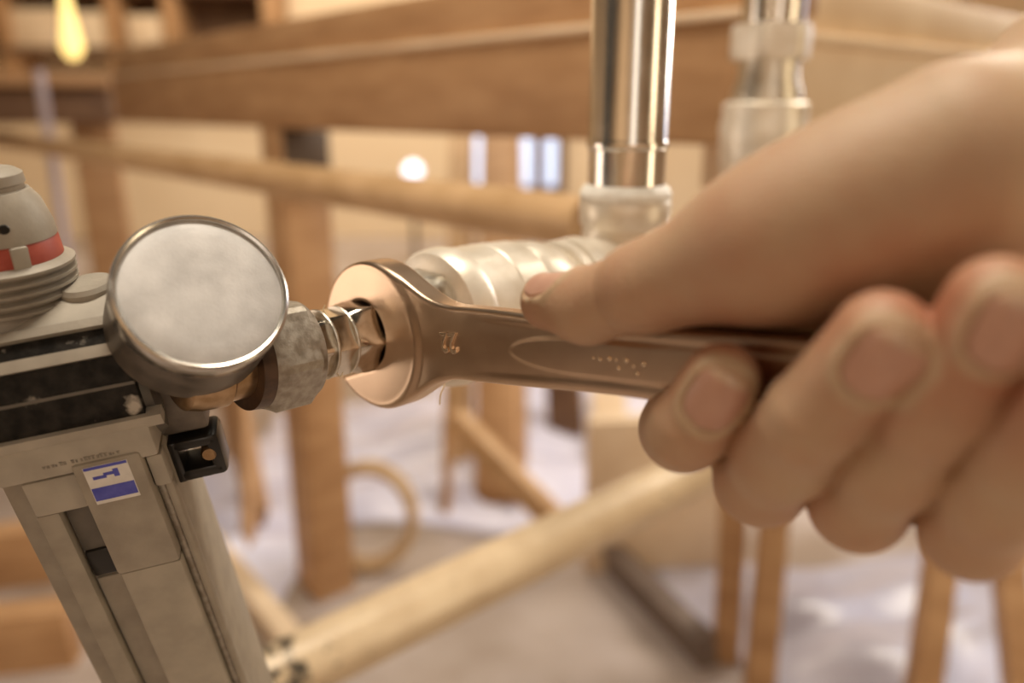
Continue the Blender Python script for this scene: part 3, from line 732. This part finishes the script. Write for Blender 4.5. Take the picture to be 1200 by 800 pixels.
for k, f in FING.items():
    print(k, [round(float(np.linalg.norm(f[i+1]-f[i])), 1) for i in range(3)], [tuple(np.round(p).astype(int)) for p in f])
print('thumb', [round(float(np.linalg.norm(TH[i+1]-TH[i])), 1) for i in range(4)])
NAILS = []   # (centre axis point, axis, dorsal, radius, half length, half width, name)
def nail_frame(a, b, dorsal, r, back, hl, hwid, nm):
    ax = unit(b-a); dn = unit(dorsal-ax*np.dot(dorsal, ax)); NAILS.append((b-ax*back, ax, dn, np.cross(ax, dn), r, hl, hwid, nm))
nail_frame(TH[1], TH[0], np.array([-0.05, 1.0, -0.45]), 7.6, 2.6, 6.8, 6.3, 'thumb')
nail_frame(FING['index'][2], FING['index'][3], np.array([-0.10, 0.0, -1.0]), 7.7, 0.9, 6.4, 5.4, 'index')
nail_frame(FING['middle'][2], FING['middle'][3], np.array([0.05, 0.0, -1.0]), 8.1, 1.2, 6.2, 5.6, 'middle')
nail_frame(FING['ring'][2], FING['ring'][3], np.array([0.05, 0.0, -1.0]), 7.8, 1.2, 6.2, 5.4, 'ring')
def nail_bed(P, d, which):
    for c0, ax, dn, bt, r, hl, hw, nm in NAILS:
        if nm != which: continue
        q = P-c0.astype(np.float32); s = q@ax.astype(np.float32); l = q@bt.astype(np.float32); hgt = q@dn.astype(np.float32)
        e = (np.abs(s/(hl+0.2))**3+np.abs(l/(hw+0.1))**3)**(1/3)
        m = sstep(1.06, 0.96, e)*sstep(hl*0.95, hl*0.45, s); ring = np.exp(-((e-1.17)/0.10)**2)*sstep(hl*1.0, hl*0.4, s)
        d = d + np.where((hgt > 1.0) & (np.abs(hgt) < r+4), 0.80*m-0.60*ring, 0)
    return d
def hand_sdf(P, nails=True):
    P = P.astype(np.float32)
    # palm and forearm
    palm = cone(P, FING['index'][0], WR, 12.5, 17)
    for k in ('middle', 'ring', 'little'):
        palm = smin(palm, cone(P, FING[k][0], WR+np.array([0, -6, 0]), 12.0, 18), 10)
    arm = smin(cone(P, WR, FA, 24, 30), cone(P, WR+np.array([0, -16, 8]), FA+np.array([0, -20, 10]), 20, 28), 16)
    arm = smin(arm, cone(P, FA, FB, 32, 38), 20)
    palm = smin(palm, arm, 22)
    # thumb
    th = cone(P, TH[0], TH[1], THR[0], THR[1])
    th = smin(th, cone(P, TH[1], TH[2], THR[1], THR[2]-0.6), 3)
    th = smin(th, cone(P, TH[2], TH[3], THR[2], THR[3]), 3)
    th = smin(th, cone(P, TH[3], TH[4], THR[3], THR[4]), 10)
    web = cone(P, TH[3]*0.55+TH[4]*0.45, FING['index'][0], 9, 9)
    palm = smin(palm, web, 10)
    palm = smin(palm, cone(P, J(790, 372, -18), FING['index'][0], 8.5, 10), 8)
    if nails: th = nail_bed(P, th, 'thumb')
    d = smin(th, palm, 20)
    # crease under the thumb joint
    ax = unit(TH[1]-TH[2]).astype(np.float32)
    s = (P-TH[2].astype(np.float32))@ax
    near = np.exp(-(np.linalg.norm(P-TH[2].astype(np.float32), axis=1)/16)**2)
    d = d + near*(0.55*np.exp(-((s-7.5)/1.6)**2) + 0.10*np.sin(s*1.9))
    for k, f in FING.items():
        r = RAD[k]
        b = cone(P, f[1], f[2], r[1], r[2])
        b = smin(b, cone(P, f[2], f[3], r[2]*0.99, r[3]), 2.5)
        # fleshy bulge on the outer side of the middle bone
        m = (f[1]*0.5+f[2]*0.5)
        b = smin(b, np.linalg.norm(P-m.astype(np.float32), axis=1)-(r[1]*0.97), 4)
        prox = cone(P, f[0], f[1], r[0], r[1])
        b = smin(b, prox, 3)
        # skin wrinkles over the end joint
        ax = unit(f[3]-f[2]).astype(np.float32); q = P-f[2].astype(np.float32); s = q@ax
        b = b + 0.10*np.sin(s*1.7+0.6)*np.exp(-(s/5.0)**2)*np.exp(-((np.linalg.norm(q, axis=1)-r[2])/3.0)**2)
        # crease behind the end joint and a fuller fingertip pad
        b = b + 0.75*np.exp(-((s+1.5)/1.5)**2)*np.exp(-(np.linalg.norm(q, axis=1)/14)**2)
        if nails: b = nail_bed(P, b, k)
        w = np.exp(-(np.linalg.norm(P-f[0].astype(np.float32), axis=1)/18)**2)
        d = np.where(w > 0.25, smin(d, b, 7), np.minimum(d, b)) if False else np.minimum(d, np.maximum(b, -1e3))
    return d.astype(np.float32)
V, Fq = polygonise(hand_sdf, (-8, -62, 96), (330, 150, 268), 0.95)
ms = bpy.data.materials.new('skin'); ms.use_nodes = True
nt = ms.node_tree; N = nt.nodes; L = nt.links; b = N['Principled BSDF']
at = N.new('ShaderNodeAttribute'); at.attribute_name = 'flush'
tcn = N.new('ShaderNodeTexCoord'); nz = N.new('ShaderNodeTexNoise'); nz.inputs['Scale'].default_value = 90; nz.inputs['Detail'].default_value = 6
L.new(tcn.outputs['Object'], nz.inputs['Vector'])
add = N.new('ShaderNodeMath'); add.operation = 'MULTIPLY_ADD'; L.new(nz.outputs['Fac'], add.inputs[0]); add.inputs[1].default_value = 0.55; L.new(at.outputs['Fac'], add.inputs[2])
rp_ = N.new('ShaderNodeValToRGB'); rp_.color_ramp.elements[0].position = 0.18; rp_.color_ramp.elements[1].position = 1.0
rp_.color_ramp.elements[0].color = (0.53, 0.375, 0.24, 1); rp_.color_ramp.elements[1].color = (0.42, 0.165, 0.09, 1)
L.new(add.outputs[0], rp_.inputs[0]); L.new(rp_.outputs[0], b.inputs['Base Color'])
b.inputs['Roughness'].default_value = 0.58; b.inputs['Subsurface Weight'].default_value = 0.12
b.inputs['Subsurface Radius'].default_value = (1.0, 0.4, 0.2); b.inputs['Subsurface Scale'].default_value = 0.002
vo = N.new('ShaderNodeTexVoronoi'); vo.inputs['Scale'].default_value = 900; L.new(tcn.outputs['Object'], vo.inputs['Vector'])
bp = N.new('ShaderNodeBump'); bp.inputs['Distance'].default_value = 0.00012; bp.inputs['Strength'].default_value = 0.8
L.new(vo.outputs['Distance'], bp.inputs['Height']); L.new(bp.outputs[0], b.inputs['Normal'])
Hloc = W(WR*mm)
hd = sdf_obj('hand', W(V*mm), Fq, ms, Hloc); hd.location = Vector(Hloc.tolist()); LOC[hd.name] = Hloc
hd['label'] = 'bare right hand gripping the wrench with thumb along its shank'; hd['category'] = 'hand'
fl = np.zeros(len(V), np.float32)
for k, f in FING.items():
    for j, (rad, a) in ((1, (13, 0.28)), (2, (9, 0.10)), (3, (13, 0.55))):
        fl += a*np.exp(-(np.linalg.norm(V-f[j], axis=1)/rad)**2)
for j, rad, a in ((0, 15, 0.40), (2, 12, 0.25), (3, 22, 0.25)):
    fl += a*np.exp(-(np.linalg.norm(V-TH[j], axis=1)/rad)**2)
for c0, ax, dn, bt, r, hl, hw, nm in NAILS:
    q = V-c0; e = (np.abs((q@ax)/(hl+0.2))**3+np.abs((q@bt)/(hw+0.1))**3)**(1/3)
    fl -= (0.62*np.exp(-((e-1.15)/0.16)**2)*((q@dn) > 2)*(np.linalg.norm(q, axis=1) < 13)).astype(np.float32)
atr = hd.data.attributes.new('flush', 'FLOAT', 'POINT')
if len(hd.data.vertices) == len(fl): atr.data.foreach_set('value', fl)
for c0, ax, dn, bt, r, hl, hw, nm in NAILS:
    def nail_pts(SL):
        SL = np.array(SL); base = c0 + SL[:, :1]*ax + SL[:, 1:]*bt; hgt = np.full(len(SL), r+6.0)
        for _ in range(40):
            hgt -= 0.8*np.clip(hand_sdf((base+hgt[:, None]*dn).astype(np.float32), False), -1, 3)
        # a plate is a little flatter than the flesh: soften the drop at the far end
        hgt = np.maximum(hgt, r-5.0)
        return base, hgt
    def patch(s0, s1, n=16):
        SL = []; Fc = []
        for i in range(n+1):
            s = s0+(s1-s0)*i/n; wv = max(hw*(1-min(1, abs(s/hl))**3)**(1/3), 0.3)
            for j in range(n+1): SL.append((s, wv*(2*j/n-1)))
        base, hgt = nail_pts(SL)
        lift = 0.32*sstep(hl*0.35, hl*0.9, np.array(SL)[:, 0])
        V = np.concatenate([W((base+(hgt+lay+lift)[:, None]*dn)*mm) for lay in (-0.10, -0.75)])
        m = (n+1)**2
        for i in range(n):
            for j in range(n):
                a = i*(n+1)+j; q = (a, a+1, a+n+2, a+n+1)
                Fc.append(q); Fc.append(tuple(m+x for x in reversed(q)))
        bd = [i for i in range(n+1)] + [i*(n+1)+n for i in range(1, n+1)] + [n*(n+1)+j for j in range(n-1, -1, -1)] + [i*(n+1) for i in range(n-1, 0, -1)]
        for i in range(len(bd)):
            a, b_ = bd[i], bd[(i+1) % len(bd)]; Fc.append((a, a+m, b_+m, b_))
        return np.array(V), Fc
    nl = obj('nail', patch(-hl, hl-1.5), M_nail, hd, label='%s nail' % (nm+' finger' if nm != 'thumb' else nm))
    obj('nail_edge', patch(hl-1.5, hl-0.05, 8), M_nail_edge, nl)
